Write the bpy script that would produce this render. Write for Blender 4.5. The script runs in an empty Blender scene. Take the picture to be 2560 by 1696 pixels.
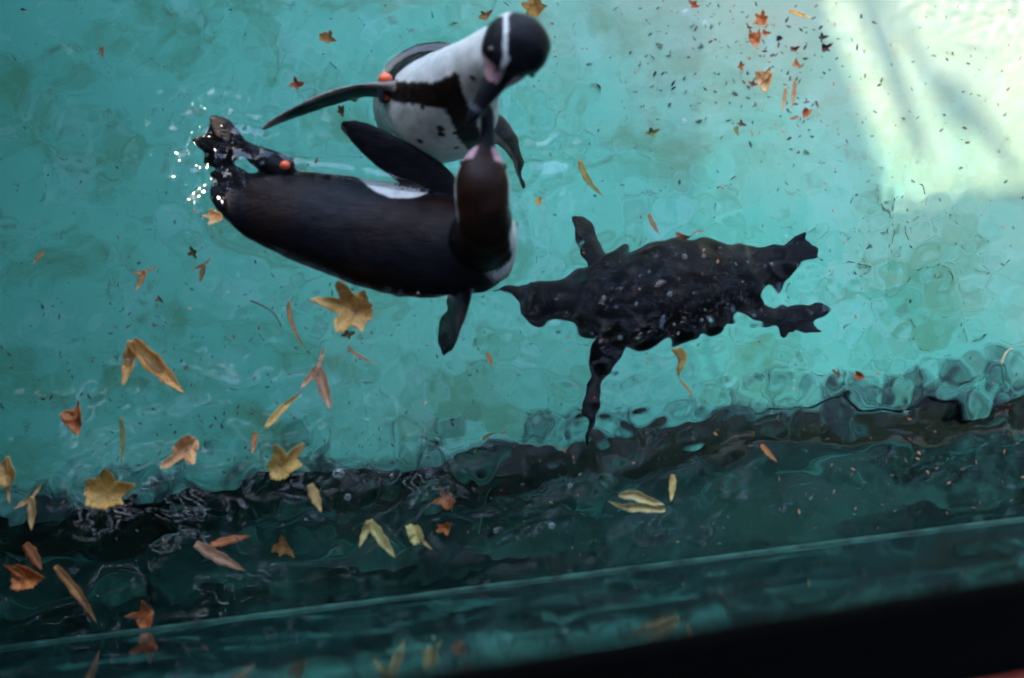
import bpy, bmesh, math, random
import numpy as np
from mathutils import Vector, noise, kdtree

# ------------------------------------------------------------------ camera, sky, sun, exposure
SC = bpy.context.scene
COL = SC.collection
rad = math.radians
CAM_H, TILT, FPX = 2.3, rad(2.5), 2560 * 50 / 36.0
cam = bpy.data.cameras.new('camera')
cam_o = bpy.data.objects.new('camera', cam)
COL.objects.link(cam_o)
cam_o.location = (0, 0, CAM_H)
cam_o.rotation_euler = (TILT, 0, 0)
cam.lens, cam.sensor_width = 50, 36
cam.clip_start, cam.clip_end = 0.02, 400
cam.dof.use_dof = True
cam.dof.focus_distance = 2.63
cam.dof.aperture_fstop = 1.7
SC.camera = cam_o

SUN_EL, SUN_AZ = rad(57), rad(145)            # azimuth measured from +x, counter-clockwise
TO_SUN = Vector((math.cos(SUN_EL) * math.cos(SUN_AZ), math.cos(SUN_EL) * math.sin(SUN_AZ), math.sin(SUN_EL)))
world = bpy.data.worlds.new('World')
SC.world = world
world.use_nodes = True
wn = world.node_tree
bg = wn.nodes['Background']
sky = wn.nodes.new('ShaderNodeTexSky')
sky.sky_type = 'NISHITA'
sky.sun_disc = False
sky.ozone_density, sky.dust_density = 1.4, 1.0
sky.sun_elevation = SUN_EL
sky.sun_rotation = rad(90) - SUN_AZ
wn.links.new(sky.outputs[0], bg.inputs[0])
bg.inputs[1].default_value = 0.15
sun = bpy.data.lights.new('sun', 'SUN')
sun.energy, sun.angle, sun.color = 2.0, rad(0.53), (1.0, 0.83, 0.66)
sun_o = bpy.data.objects.new('sun', sun)
COL.objects.link(sun_o)
sun_o.rotation_euler = TO_SUN.to_track_quat('Z', 'Y').to_euler()
SC.view_settings.view_transform = 'Standard'
SC.view_settings.look = 'None'
SC.view_settings.gamma = 1
SC.view_settings.exposure = 3.7
SC.render.engine = 'CYCLES'
SC.cycles.use_denoising = True
SC.cycles.max_bounces = 14
SC.cycles.diffuse_bounces = 5
SC.cycles.glossy_bounces = 5
SC.cycles.transmission_bounces = 10
SC.cycles.transparent_max_bounces = 8
SC.cycles.caustics_refractive = True
SC.cycles.caustics_reflective = True
SC.cycles.sample_clamp_indirect = 12

DEPTH = 0.9            # water depth
MNEE = True
sun.cycles.is_caustics_light = MNEE
ct, st = math.cos(TILT), math.sin(TILT)


def P(px, py, z=0.0):
    """world point at height z that the photograph shows at full-size pixel px, py (no refraction)"""
    x, y = (px - 1280) / FPX, (848 - py) / FPX
    d = Vector((x, y * ct + st, y * st - ct))
    k = (z - CAM_H) / d.z
    return Vector((0, 0, CAM_H)) + d * k


def PW(px, py, z):
    """the same for a point below the water, bent at the flat surface"""
    s = P(px, py, 0)
    d = (s - Vector((0, 0, CAM_H))).normalized()
    t = d.copy(); t.z = 0; t = t / 1.33
    t.z = -math.sqrt(max(1e-6, 1 - t.x * t.x - t.y * t.y))
    return s + t * (z / t.z)


# ------------------------------------------------------------------ helpers
def mesh_obj(name, verts, faces, mat=None, parent=None, smooth=True):
    m = bpy.data.meshes.new(name)
    m.from_pydata([tuple(v) for v in verts], [], faces)
    m.update()
    if smooth:
        m.polygons.foreach_set('use_smooth', [True] * len(m.polygons))
    o = bpy.data.objects.new(name, m)
    COL.objects.link(o)
    if mat:
        m.materials.append(mat)
    if parent:
        o.parent = parent
    return o


def empty(name, loc):
    o = bpy.data.objects.new(name, None)
    COL.objects.link(o)
    o.location = loc
    return o


def tag(o, label=None, cat=None, group=None, kind=None):
    if label: o['label'] = label
    if cat: o['category'] = cat
    if group: o['group'] = group
    if kind: o['kind'] = kind
    return o


def keep_parent(o, parent):
    o.parent = parent
    o.matrix_parent_inverse = parent.matrix_basis.inverted() if False else o.matrix_parent_inverse
    o.location = o.location - parent.location


def new_mat(name):
    m = bpy.data.materials.new(name)
    m.use_nodes = True
    nt = m.node_tree
    return m, nt, nt.nodes['Principled BSDF']


def node(nt, typ, **kw):
    n = nt.nodes.new(typ)
    for k, v in kw.items():
        setattr(n, k, v)
    return n


def ramp(nt, fac, stops):
    r = node(nt, 'ShaderNodeValToRGB')
    e = r.color_ramp.elements
    while len(e) > len(stops):
        e.remove(e[-1])
    while len(e) < len(stops):
        e.new(0.5)
    for i, (p, c) in enumerate(stops):
        e[i].position = p
        e[i].color = (c[0], c[1], c[2], 1)
    nt.links.new(fac, r.inputs[0])
    return r.outputs[0]


def noise_tex(nt, scale, detail=4, rough=0.55, dist=0.0, vec=None):
    n = node(nt, 'ShaderNodeTexNoise')
    n.inputs['Scale'].default_value = scale
    n.inputs['Detail'].default_value = detail
    n.inputs['Roughness'].default_value = rough
    n.inputs['Distortion'].default_value = dist
    if vec is not None:
        nt.links.new(vec, n.inputs['Vector'])
    return n.outputs['Fac']


def obj_coord(nt, scale=(1, 1, 1), rot=(0, 0, 0)):
    tc = node(nt, 'ShaderNodeTexCoord')
    mp = node(nt, 'ShaderNodeMapping')
    mp.inputs['Scale'].default_value = scale
    mp.inputs['Rotation'].default_value = rot
    nt.links.new(tc.outputs['Object'], mp.inputs['Vector'])
    return mp.outputs['Vector']


def mixc(nt, fac, a, b, mode='MIX'):
    n = node(nt, 'ShaderNodeMix', data_type='RGBA', blend_type=mode)
    for s, v in ((n.inputs[0], fac), (n.inputs[6], a), (n.inputs[7], b)):
        if isinstance(v, (int, float)):
            s.default_value = v
        elif isinstance(v, tuple):
            s.default_value = (*v, 1)
        else:
            nt.links.new(v, s)
    return n.outputs[2]


def bump(nt, height, strength, dist, bsdf):
    b = node(nt, 'ShaderNodeBump')
    b.inputs['Strength'].default_value = strength
    b.inputs['Distance'].default_value = dist
    nt.links.new(height, b.inputs['Height'])
    nt.links.new(b.outputs[0], bsdf.inputs['Normal'])


def box(name, lo, hi, mat, parent=None, frame=None):
    """axis box; frame=(origin, ex, ey, ez) places it in another frame"""
    vs = [Vector((x, y, z)) for z in (lo[2], hi[2]) for y in (lo[1], hi[1]) for x in (lo[0], hi[0])]
    if frame:
        o, ex, ey, ez = frame
        vs = [o + ex * v.x + ey * v.y + ez * v.z for v in vs]
    fs = [(0, 2, 3, 1), (4, 5, 7, 6), (0, 1, 5, 4), (2, 6, 7, 3), (0, 4, 6, 2), (1, 3, 7, 5)]
    return mesh_obj(name, vs, fs, mat, parent, smooth=False)


WA, WB = P(0, 1622, 0), P(2560, 1298, 0)
WD = (WB - WA).normalized()                   # along the wall
WN = Vector((-WD.y, WD.x, 0))                 # into the pool
WFRAME = (WA, WD, WN, Vector((0, 0, 1)))
POOL_X0, POOL_X1, POOL_Y1 = -3.2, 3.2, 3.4

# ------------------------------------------------------------------ materials of the setting
def floor_material():
    m, nt, b = new_mat('pool_paint')
    v = obj_coord(nt)
    base = ramp(nt, noise_tex(nt, 2.2, 5, 0.6, 0.3, v), [(0.25, (0.10, 0.46, 0.335)), (0.75, (0.16, 0.59, 0.42))])
    sc = obj_coord(nt, (5.5, 7.5, 1), (0, 0, rad(-38)))
    stain = ramp(nt, noise_tex(nt, 0.9, 10, 0.72, 0.5, sc), [(0.47, (0, 0, 0)), (0.62, (1, 1, 1))])
    c1 = mixc(nt, 0.8, base, mixc(nt, stain, base, (0.085, 0.29, 0.15)))
    spots = ramp(nt, noise_tex(nt, 26, 6, 0.7, 0.2, v), [(0.58, (0, 0, 0)), (0.66, (1, 1, 1))])
    c2 = mixc(nt, 0.55, c1, mixc(nt, spots, c1, (0.10, 0.17, 0.11)))
    worn = ramp(nt, noise_tex(nt, 7, 9, 0.72, 0.3, v), [(0.53, (0, 0, 0)), (0.60, (1, 1, 1))])
    c3 = mixc(nt, 0.38, c2, mixc(nt, worn, c2, (0.28, 0.66, 0.56)))
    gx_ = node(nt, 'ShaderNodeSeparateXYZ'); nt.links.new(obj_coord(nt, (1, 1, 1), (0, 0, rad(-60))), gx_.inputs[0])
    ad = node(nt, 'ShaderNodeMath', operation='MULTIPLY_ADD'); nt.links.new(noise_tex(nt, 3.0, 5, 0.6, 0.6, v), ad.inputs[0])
    ad.inputs[1].default_value = 0.5; nt.links.new(gx_.outputs['X'], ad.inputs[2])  # sunlit paleness put into the colour, growing towards the far right corner
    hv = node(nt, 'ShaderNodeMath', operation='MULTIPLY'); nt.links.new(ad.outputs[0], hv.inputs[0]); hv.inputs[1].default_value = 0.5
    sun_pale = ramp(nt, hv.outputs[0], [(0.40, (0, 0, 0)), (0.64, (1, 1, 1))])
    c3 = mixc(nt, 0.8, c3, mixc(nt, sun_pale, c3, (0.48, 0.48, 0.34)))
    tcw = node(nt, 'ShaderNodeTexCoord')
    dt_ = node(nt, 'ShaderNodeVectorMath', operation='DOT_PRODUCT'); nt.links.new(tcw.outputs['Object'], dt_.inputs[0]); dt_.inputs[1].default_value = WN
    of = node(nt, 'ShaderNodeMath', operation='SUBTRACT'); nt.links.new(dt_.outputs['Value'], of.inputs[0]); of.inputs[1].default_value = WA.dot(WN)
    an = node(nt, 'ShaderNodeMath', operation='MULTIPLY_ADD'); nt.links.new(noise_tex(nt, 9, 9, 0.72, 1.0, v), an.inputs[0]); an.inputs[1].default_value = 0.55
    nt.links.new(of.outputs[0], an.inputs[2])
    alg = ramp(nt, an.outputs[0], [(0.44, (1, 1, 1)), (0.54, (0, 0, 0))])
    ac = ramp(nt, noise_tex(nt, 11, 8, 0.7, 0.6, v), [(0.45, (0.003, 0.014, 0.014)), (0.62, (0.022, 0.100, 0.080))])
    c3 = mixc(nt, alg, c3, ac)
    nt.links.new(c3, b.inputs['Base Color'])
    b.inputs['Roughness'].default_value = 0.75
    return m


def wall_material():
    m, nt, b = new_mat('algae_wall_panel')
    v = obj_coord(nt, (1.0, 1.0, 1.6))
    c = ramp(nt, noise_tex(nt, 6.5, 9, 0.72, 1.6, v), [(0.40, (0.001, 0.004, 0.004)), (0.54, (0.003, 0.011, 0.010)),
                                                    (0.64, (0.018, 0.078, 0.060))])
    nt.links.new(c, b.inputs['Base Color'])
    b.inputs['Roughness'].default_value = 0.06
    b.inputs['IOR'].default_value = 1.38
    return m


def plain(name, col, rough=0.6, ior=1.45, var=0.25, scale=18, metallic=0.0, bump_s=0.0):
    m, nt, b = new_mat(name)
    v = obj_coord(nt)
    n = noise_tex(nt, scale, 5, 0.6, 0.2, v)
    lo = tuple(x * (1 - var) for x in col); hi = tuple(min(1, x * (1 + var)) for x in col)
    nt.links.new(ramp(nt, n, [(0.3, lo), (0.7, hi)]), b.inputs['Base Color'])
    b.inputs['Roughness'].default_value = rough
    b.inputs['IOR'].default_value = ior
    b.inputs['Metallic'].default_value = metallic
    if bump_s:
        bump(nt, n, bump_s, 0.002, b)
    return m


def water_material():
    m, nt, b = new_mat('water')
    b.inputs['Base Color'].default_value = (0.93, 0.995, 1.0, 1)
    b.inputs['Roughness'].default_value = 0.035
    b.inputs['IOR'].default_value = 1.33
    b.inputs['Transmission Weight'].default_value = 1.0
    return m


# ------------------------------------------------------------------ the pool
def wall_y(x):
    return WA.y + (x - WA.x) * WD.y / WD.x


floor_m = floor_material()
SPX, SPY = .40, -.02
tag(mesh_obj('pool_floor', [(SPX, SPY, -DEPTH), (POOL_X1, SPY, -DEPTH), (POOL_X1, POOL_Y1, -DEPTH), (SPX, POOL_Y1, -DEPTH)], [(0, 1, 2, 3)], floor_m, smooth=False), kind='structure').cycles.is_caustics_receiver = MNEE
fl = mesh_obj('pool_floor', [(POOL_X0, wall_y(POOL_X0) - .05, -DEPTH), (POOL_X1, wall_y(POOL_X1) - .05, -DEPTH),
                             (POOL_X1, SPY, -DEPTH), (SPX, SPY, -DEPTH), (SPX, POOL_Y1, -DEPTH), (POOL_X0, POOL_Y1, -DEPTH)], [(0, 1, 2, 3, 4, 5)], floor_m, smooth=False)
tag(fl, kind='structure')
conc = plain('concrete', (0.30, 0.29, 0.26), 0.85, var=0.3, scale=6, bump_s=0.4)
for nm, lo, hi in (('pool_side_left', (POOL_X0 - .3, -1.2, -DEPTH), (POOL_X0, POOL_Y1 + .3, .25)),
                   ('pool_side_right', (POOL_X1, -1.2, -DEPTH), (POOL_X1 + .3, POOL_Y1 + .3, .25)),
                   ('pool_side_far', (POOL_X0, POOL_Y1, -DEPTH), (POOL_X1, POOL_Y1 + .3, .25))):
    tag(box(nm, lo, hi, floor_m), kind='structure')
tag(box('right_blocker', (POOL_X1 + .02, -1.2, .252), (POOL_X1 + .28, POOL_Y1 + .3, 2.1), plain('right_blocker_dark', (0.10, 0.105, 0.09), 0.9, var=0.3, scale=4)),  # unseen, added to cut the light on the right
    'unseen dark wall added to dim the right side of the pool, outside the picture', 'wall')
gv, gf = [], []
R, X0, X1, Y0, Y1 = 60, POOL_X0 - .3, POOL_X1 + .3, -1.2, POOL_Y1 + .3
gv = [(-R, -R, .2), (R, -R, .2), (R, R, .2), (-R, R, .2), (X0, Y0, .2), (X1, Y0, .2), (X1, Y1, .2), (X0, Y1, .2)]
gf = [(0, 1, 5, 4), (1, 2, 6, 5), (2, 3, 7, 6), (3, 0, 4, 7)]
tag(mesh_obj('ground', gv, gf, conc, smooth=False), kind='structure')

left_blocker_m = plain('left_blocker_boards', (0.14, 0.11, 0.085), 0.85, var=0.35, scale=9)
dk = empty('left_blocker', (-2.4, .8, .40))  # unseen boards added to hold light off the left side
tag(dk, 'unseen low boards added to darken the left side of the pool, outside the picture', 'left_blocker')
for i in range(14):
    y = -1.35 + i * .34
    box('left_blocker_plank', (-.95, y - .8, 0), (1.54, y - .8 + .325, .05), left_blocker_m, dk)
box('left_blocker_joist', (-.75, -2.1, -.12), (-.66, 2.5, -.002), left_blocker_m, dk)

# near wall: a glossy panel standing in the water, lip at the waterline, black rail above
wall = empty('pool_wall', WA)
tag(wall, 'glossy dark green wall along the bottom, mirroring leaves below a pale waterline', 'wall')
wm = wall_material()
LOC = (Vector((0, 0, 0)), WD, WN, Vector((0, 0, 1)))
box('panel', (-2.4, -.06, -DEPTH), (4.4, 0, 1.28), wm, wall, LOC)
lip_m = plain('waterline_lip', (0.013, 0.040, 0.027), 0.5, var=0.85, scale=24)
fv, ff = [], []
for i in range(69):
    u = -2.4 + .1 * i
    for k, (a, z) in enumerate(((-0.004, -DEPTH + .34), (.05, -DEPTH + .16), (.11, -DEPTH + .06), (.19, -DEPTH + .004))):
        jj = .035 * noise.noise((u * 3.1, k * .7, 1.5)) if k else 0
        fv.append(WD * u + WN * (a + jj) + Vector((0, 0, z + (jj * .5 if k < 3 else 0))))
for i in range(68):
    for k in range(3):
        a = i * 4 + k
        ff.append((a, a + 4, a + 5, a + 1))
mesh_obj('wall_foot', fv, ff, wm, wall)
# rounded lip
prof = [(0.0, -.004), (.003, -.003), (.0045, .001), (.0045, .003), (.003, .006), (0.0, .007)]
lv, lf = [], []
NS = 120
for i in range(NS + 1):
    u = -2.4 + 6.8 * i / NS
    for (a, b_) in prof:
        j = .0012 * noise.noise((u * 7, a * 40, 3)) if a > 0 else 0
        lv.append(WD * u + WN * (a + j) + Vector((0, 0, b_ + j)))
for i in range(NS):
    for k in range(len(prof) - 1):
        a = i * len(prof) + k
        lf.append((a, a + 1, a + 1 + len(prof), a + len(prof)))
mesh_obj('waterline_lip', lv, lf, lip_m, wall)
lip_m.node_tree.nodes['Principled BSDF'].inputs['Specular IOR Level'].default_value = 0.08

# black handrail near the camera
RZ = 1.32
RA, RB = P(1000, 1700, RZ), P(2560, 1440, RZ)
rail = empty('handrail', RA)
tag(rail, 'wide black handrail, out of focus across the bottom right corner', 'railing')
RDv = (RB - RA).normalized(); RNv = Vector((RDv.y, -RDv.x, 0))      # away from the pool
black = plain('black_metal', (0.0004, 0.0004, 0.0004), 0.7, var=0.3, scale=30)
black.node_tree.nodes['Principled BSDF'].inputs['Specular IOR Level'].default_value = 0.015
RF = (Vector((0, 0, 0)), RDv, RNv, Vector((0, 0, 1)))
rp = [(0, -.02), (0, 0), (.005, .005), (.026, .006), (.030, .003), (.034, .003), (.038, .006), (.062, .005), (.068, 0), (.068, -.02)]
rv, rf = [], []
for u in (-2.6, 2.6):
    for a, b_ in rp:
        rv.append(RDv * u + RNv * a + Vector((0, 0, b_)))
n = len(rp)
for k in range(n):
    rf.append((k, (k + 1) % n, n + (k + 1) % n, n + k))
rf += [tuple(range(n))[::-1], tuple(range(n, 2 * n))]
mesh_obj('rail_cap', rv, rf, black, rail, smooth=False)
red = plain('red_paint', (0.42, 0.06, 0.03), 0.5)
box('edge_strip', (-2.6, .0695, -.015), (2.6, .10, .006), red, rail, RF)['label'] = 'reddish strip along the near edge of the rail'


# water surface: real ripples
def waves(seed, n, l0, l1, slope, aniso=None):
    r = random.Random(seed)
    out = []
    for _ in range(n):
        l = l0 * (l1 / l0) ** r.random()
        th = r.uniform(0, 2 * math.pi) if aniso is None else r.gauss(aniso[0], aniso[1])
        k = 2 * math.pi / l
        out.append((k * math.cos(th), k * math.sin(th), slope * math.sqrt(2 / n) / k, r.uniform(0, 6.283)))
    return out


def gmask(X, Y, px, py, rx, ry, rot=0.0):
    c = P(px, py)
    sx, sy = rx / 1545., ry / 1545.
    dx, dy = X - c.x, Y - c.y
    cr, sr = math.cos(rot), math.sin(rot)
    u, v = (dx * cr + dy * sr) / sx, (-dx * sr + dy * cr) / sy
    return np.exp(-(u * u + v * v))


W_BASE = waves(1, 26, .13, .45, .018)
W_ROLL = waves(8, 12, .22, .5, .016, (rad(25), .5))
W_FINE = waves(2, 44, .024, .070, 1.0)
W_MID = waves(3, 34, .05, .14, 1.0)
W_LONG = waves(4, 26, .05, .17, 1.0, (math.pi / 2 + .1, .55))
W_SHARP = waves(5, 40, .02, .045, 1.0)
W_STREAK = waves(6, 20, .06, .20, 1.0, (rad(30), .35))


def hsum(ws, X, Y):
    Z = np.zeros_like(X)
    for kx, ky, a, p in ws:
        Z += a * np.sin(kx * X + ky * Y + p)
    return Z


def height(X, Y):
    wx = .012 * np.sin(X * 9.1 + Y * 4.3 + 1) + .010 * np.sin(Y * 13.7 - X * 5.1)
    wy = .012 * np.sin(Y * 8.3 - X * 6.1 + 2) + .010 * np.sin(X * 12.1 + Y * 3.7)
    x, y = X + wx, Y + wy
    g = lambda *a: gmask(X, Y, *a)
    dwall = (X - WA.x) * WN.x + (Y - WA.y) * WN.y
    band = np.exp(-np.clip(dwall, 0, 9) ** 2 / .27 ** 2)
    calm = 1 - .93 * np.clip(1.5 * g(2050, -120, 850, 620), 0, 1)
    Z = hsum(W_BASE, x, y) * calm + hsum(W_ROLL, x, y) * (1 - calm)
    Z += hsum(W_FINE, x, y) * (.24 * g(1650, 740, 460, 240, .15) + .06 * g(2280, 640, 300, 200) + .50 * g(1375, 340, 90, 170) + .10 * g(900, 640, 420, 130, -.15)
                               + .10 * g(1100, 760, 160, 140) + .10 * g(1500, 1000, 160, 200) + .05 * band + .008) * calm
    Z += hsum(W_SHARP, x, y) * (.30 * g(540, 410, 150, 160) + .016 * calm + .05 * g(1700, 720, 430, 220) + .16 * g(1370, 340, 90, 150) + .05 * g(2300, 600, 260, 160))
    Z += hsum(W_MID, x, y) * (.02 * g(1650, 900, 800, 400) + .05 * g(1400, 200, 500, 200) + .008) * calm
    Z += hsum(W_LONG, x, y) * (.11 * band)
    Z += hsum(W_STREAK, x, y) * (.05 * g(150, 350, 500, 400) + .004 * g(2150, 100, 500, 350))
    return Z + wake(X, Y)


def capsule(X, Y, ax, ay, bx, by, r):
    a, b = P(ax, ay), P(bx, by)
    dx, dy = b.x - a.x, b.y - a.y
    t = np.clip(((X - a.x) * dx + (Y - a.y) * dy) / max(1e-9, dx * dx + dy * dy), 0, 1)
    return np.hypot(X - a.x - t * dx, Y - a.y - t * dy) - r / 1545.


def wake(X, Y):
    Z = np.zeros_like(X)
    for c, lam, am, dec in (((640, 510, 1200, 600, 118), .034, .0011, .075), ((1085, 262, 1120, 262, 140), .030, .0010, .085),
                            ((560, 360, 640, 385, 40), .026, .0016, .07), ((1150, 760, 1130, 840, 30), .026, .0010, .06)):
        d = capsule(X, Y, *c)
        dd = np.clip(d, 0, None) + .004 * np.sin(X * 37 + Y * 21) + .003 * np.sin(Y * 53 - X * 17)
        brk = .55 + .45 * np.sin(X * 19 + 1.3) * np.sin(Y * 23 + .4)
        Z += am * np.exp(-np.clip(dd, 0, None) / dec) * np.cos(2 * math.pi * dd / lam) * brk + .0035 * np.exp(-np.clip(d, 0, None) / .007)
    return Z


def h_at(p):
    return float(height(np.array([p.x]), np.array([p.y]))[0])


def graded(lo, a, b, hi, fine, coarse):
    return np.concatenate([np.linspace(lo, a, coarse)[:-1], np.arange(a, b, fine), np.linspace(b, hi, coarse)])


gx = graded(POOL_X0, -1.0, 1.0, POOL_X1, .0042, 36)
gy = graded(-.0, .02, 1.62, 4.2, .0044, 36)     # distance from the wall line
GX, GD = np.meshgrid(gx, gy)
GY = wall_y(GX) + GD / WD.x
ZZ = height(GX, GY)
ZZ *= np.clip((1.62 - GD) / .18, 0, 1) * np.clip((1.0 - np.abs(GX)) / .1, 0, 1)     # the coarse outer mesh lies flat
nv = GX.shape
vid = np.arange(nv[0] * nv[1]).reshape(nv)
quads = np.stack([vid[:-1, :-1], vid[:-1, 1:], vid[1:, 1:], vid[1:, :-1]], -1).reshape(-1, 4)
wmesh = bpy.data.meshes.new('water')
co = np.stack([GX, np.minimum(GY, POOL_Y1 + .02), ZZ], -1).reshape(-1, 3).astype(np.float32)
wmesh.vertices.add(len(co)); wmesh.vertices.foreach_set('co', co.ravel())
wmesh.loops.add(quads.size); wmesh.loops.foreach_set('vertex_index', quads.ravel().astype(np.int32))
wmesh.polygons.add(len(quads))
wmesh.polygons.foreach_set('loop_start', np.arange(0, quads.size, 4, dtype=np.int32))
wmesh.polygons.foreach_set('use_smooth', np.ones(len(quads), dtype=bool))
wmesh.update(calc_edges=True); wmesh.validate()
water = bpy.data.objects.new('water', wmesh)
COL.objects.link(water)
wmesh.materials.append(water_material())
tag(water, kind='structure')
water.cycles.is_caustics_caster = MNEE

# ------------------------------------------------------------------ added unseen blocker, shaped to shade most of the pool
BLOCKER_Z = 4.2
S_W = Vector((TO_SUN.x / 1.33, TO_SUN.y / 1.33, 0)); S_W.z = math.sqrt(1 - S_W.x ** 2 - S_W.y ** 2)


def blocker_from_floor(px, py):
    f = PW(px, py, -DEPTH)
    s = f + S_W * (DEPTH / S_W.z)
    return s + TO_SUN * (BLOCKER_Z / TO_SUN.z)


def blocker_from_surface(px, py, z=0.02):
    s = P(px, py, z)
    return s + TO_SUN * ((BLOCKER_Z - z) / TO_SUN.z)


def slab(name, q, z, mat, parent, t=.05):
    vs = [Vector((p.x, p.y, z)) - parent.location for p in q] + [Vector((p.x, p.y, z + t)) - parent.location for p in q]
    k = len(q)
    fs = [tuple(range(k)), tuple(range(k, 2 * k))[::-1]] + [(i, (i + 1) % k, k + (i + 1) % k, k + i) for i in range(k)]
    return mesh_obj(name, vs, fs, mat, parent, smooth=False)


blocker_m = plain('blocker_boards', (0.05, 0.04, 0.035), 0.8, var=0.3, scale=8)
c0 = blocker_from_floor(1000, 800)
blocker = empty('sun_blocker', (c0.x, c0.y, 0.2))
tag(blocker, 'unseen boards on posts added to shade the pool, outside the picture', 'blocker')
O = [blocker_from_floor(-3400, -900), blocker_from_floor(1760, -900), blocker_from_floor(2392, 1100), blocker_from_floor(-3400, 1100)]
Hh = [blocker_from_surface(400, 240), blocker_from_surface(560, 235), blocker_from_surface(545, 500), blocker_from_surface(380, 515)]  # opening shaped to let sun onto the paddling feet
for i in range(4):
    j = (i + 1) % 4
    slab('shade_panel', [O[i], O[j], Hh[j], Hh[i]], BLOCKER_Z, blocker_m, blocker)
slab('shade_panel', [blocker_from_floor(2150, 480), blocker_from_floor(3300, 310), blocker_from_floor(3300, 1200), blocker_from_floor(2340, 1200)], BLOCKER_Z + .08, blocker_m, blocker)
slab('shade_panel', [blocker_from_floor(-3400, 1050), blocker_from_floor(3300, 1050), blocker_from_floor(3300, 3300), blocker_from_floor(-3400, 3300)], BLOCKER_Z + .16, blocker_m, blocker)
top_blk = empty('top_blocker', (0, -2.2, .2))  # added out of view so the water mirrors less sky
tag(top_blk, 'unseen dark slats added overhead to darken reflections, outside the picture', 'top_blocker')
dark = plain('top_blocker_dark', (0.03, 0.035, 0.03), 0.9)
for i in range(32):
    y = -3.2 + i * .185
    xl = -2.9 if y < 1.2 else -.9
    slab('top_blocker_slat', [Vector((xl, y, 0)), Vector((2.9, y, 0)), Vector((2.9, y + .155, 0)), Vector((xl, y + .155, 0))], 3.3 + .002 * (i % 2), dark, top_blk)
box('top_blocker_beam', (-.95, -1.0, 2.96), (-.85, 3.8, 3.098), dark, top_blk)
box('top_blocker_beam', (2.0, -1.0, 2.96), (2.1, 3.8, 3.098), dark, top_blk)
box('post', (-.95, -.9, 0), (-.85, -.8, 2.958), dark, top_blk)
box('post', (2.0, -.9, 0), (2.1, -.8, 2.958), dark, top_blk)
q = Vector((-3.75, 0, 0)) - blocker.location
box('back_blocker', (q.x - .15, q.y - 4.5, 0), (q.x, q.y + 3.2, BLOCKER_Z - .2 - .004), blocker_m, blocker)  # added wall that keeps skylight from the left side
for ra, rb2, rw0, rw1 in (((2165, -160), (2362, 420), 26, 9), ((2290, 40), (2470, 360), 5, 10), ((2440, 240), (2600, 470), 22, 8)):  # added bars that cast streaks across the sun patch
    slab('shadow_bar', [blocker_from_floor(ra[0] - rw0, ra[1]), blocker_from_floor(ra[0] + rw0, ra[1]), blocker_from_floor(rb2[0] + rw1, rb2[1]), blocker_from_floor(rb2[0] - rw1, rb2[1])],
         BLOCKER_Z - .12, blocker_m, blocker)
nv_, nf_ = [], []
na, nb, nc, nd = (blocker_from_floor(1700, -900), blocker_from_floor(3300, -900), blocker_from_floor(3300, 640), blocker_from_floor(1700, 640))
NB = 240
for i in range(NB):
    for f0, f1 in ((i / NB, (i + .68) / NB),):
        o = len(nv_)
        for f in (f0, f1):
            for e0, e1 in ((na, nd), (nb, nc)):
                w_ = e0.lerp(e1, f); nv_.append(Vector((w_.x, w_.y, BLOCKER_Z - .3)) - blocker.location)
        nf_.append((o, o + 1, o + 3, o + 2))
mesh_obj('sun_dimmer', nv_, nf_, blocker_m, blocker, smooth=False)  # added strips that weaken the sun on the lit patch
for p in (O[0], O[3]):
    q = p - blocker.location
    box('post', (q.x, q.y - .06, 0), (q.x + .12, q.y + .06, BLOCKER_Z - .2 - .002), blocker_m, blocker)


# ------------------------------------------------------------------ penguins
def crom(a, b, c, d, t):
    return 0.5 * ((2 * b) + (c - a) * t + (2 * a - 5 * b + 4 * c - d) * t * t + (3 * b - a - 3 * c + d) * t ** 3)


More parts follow.
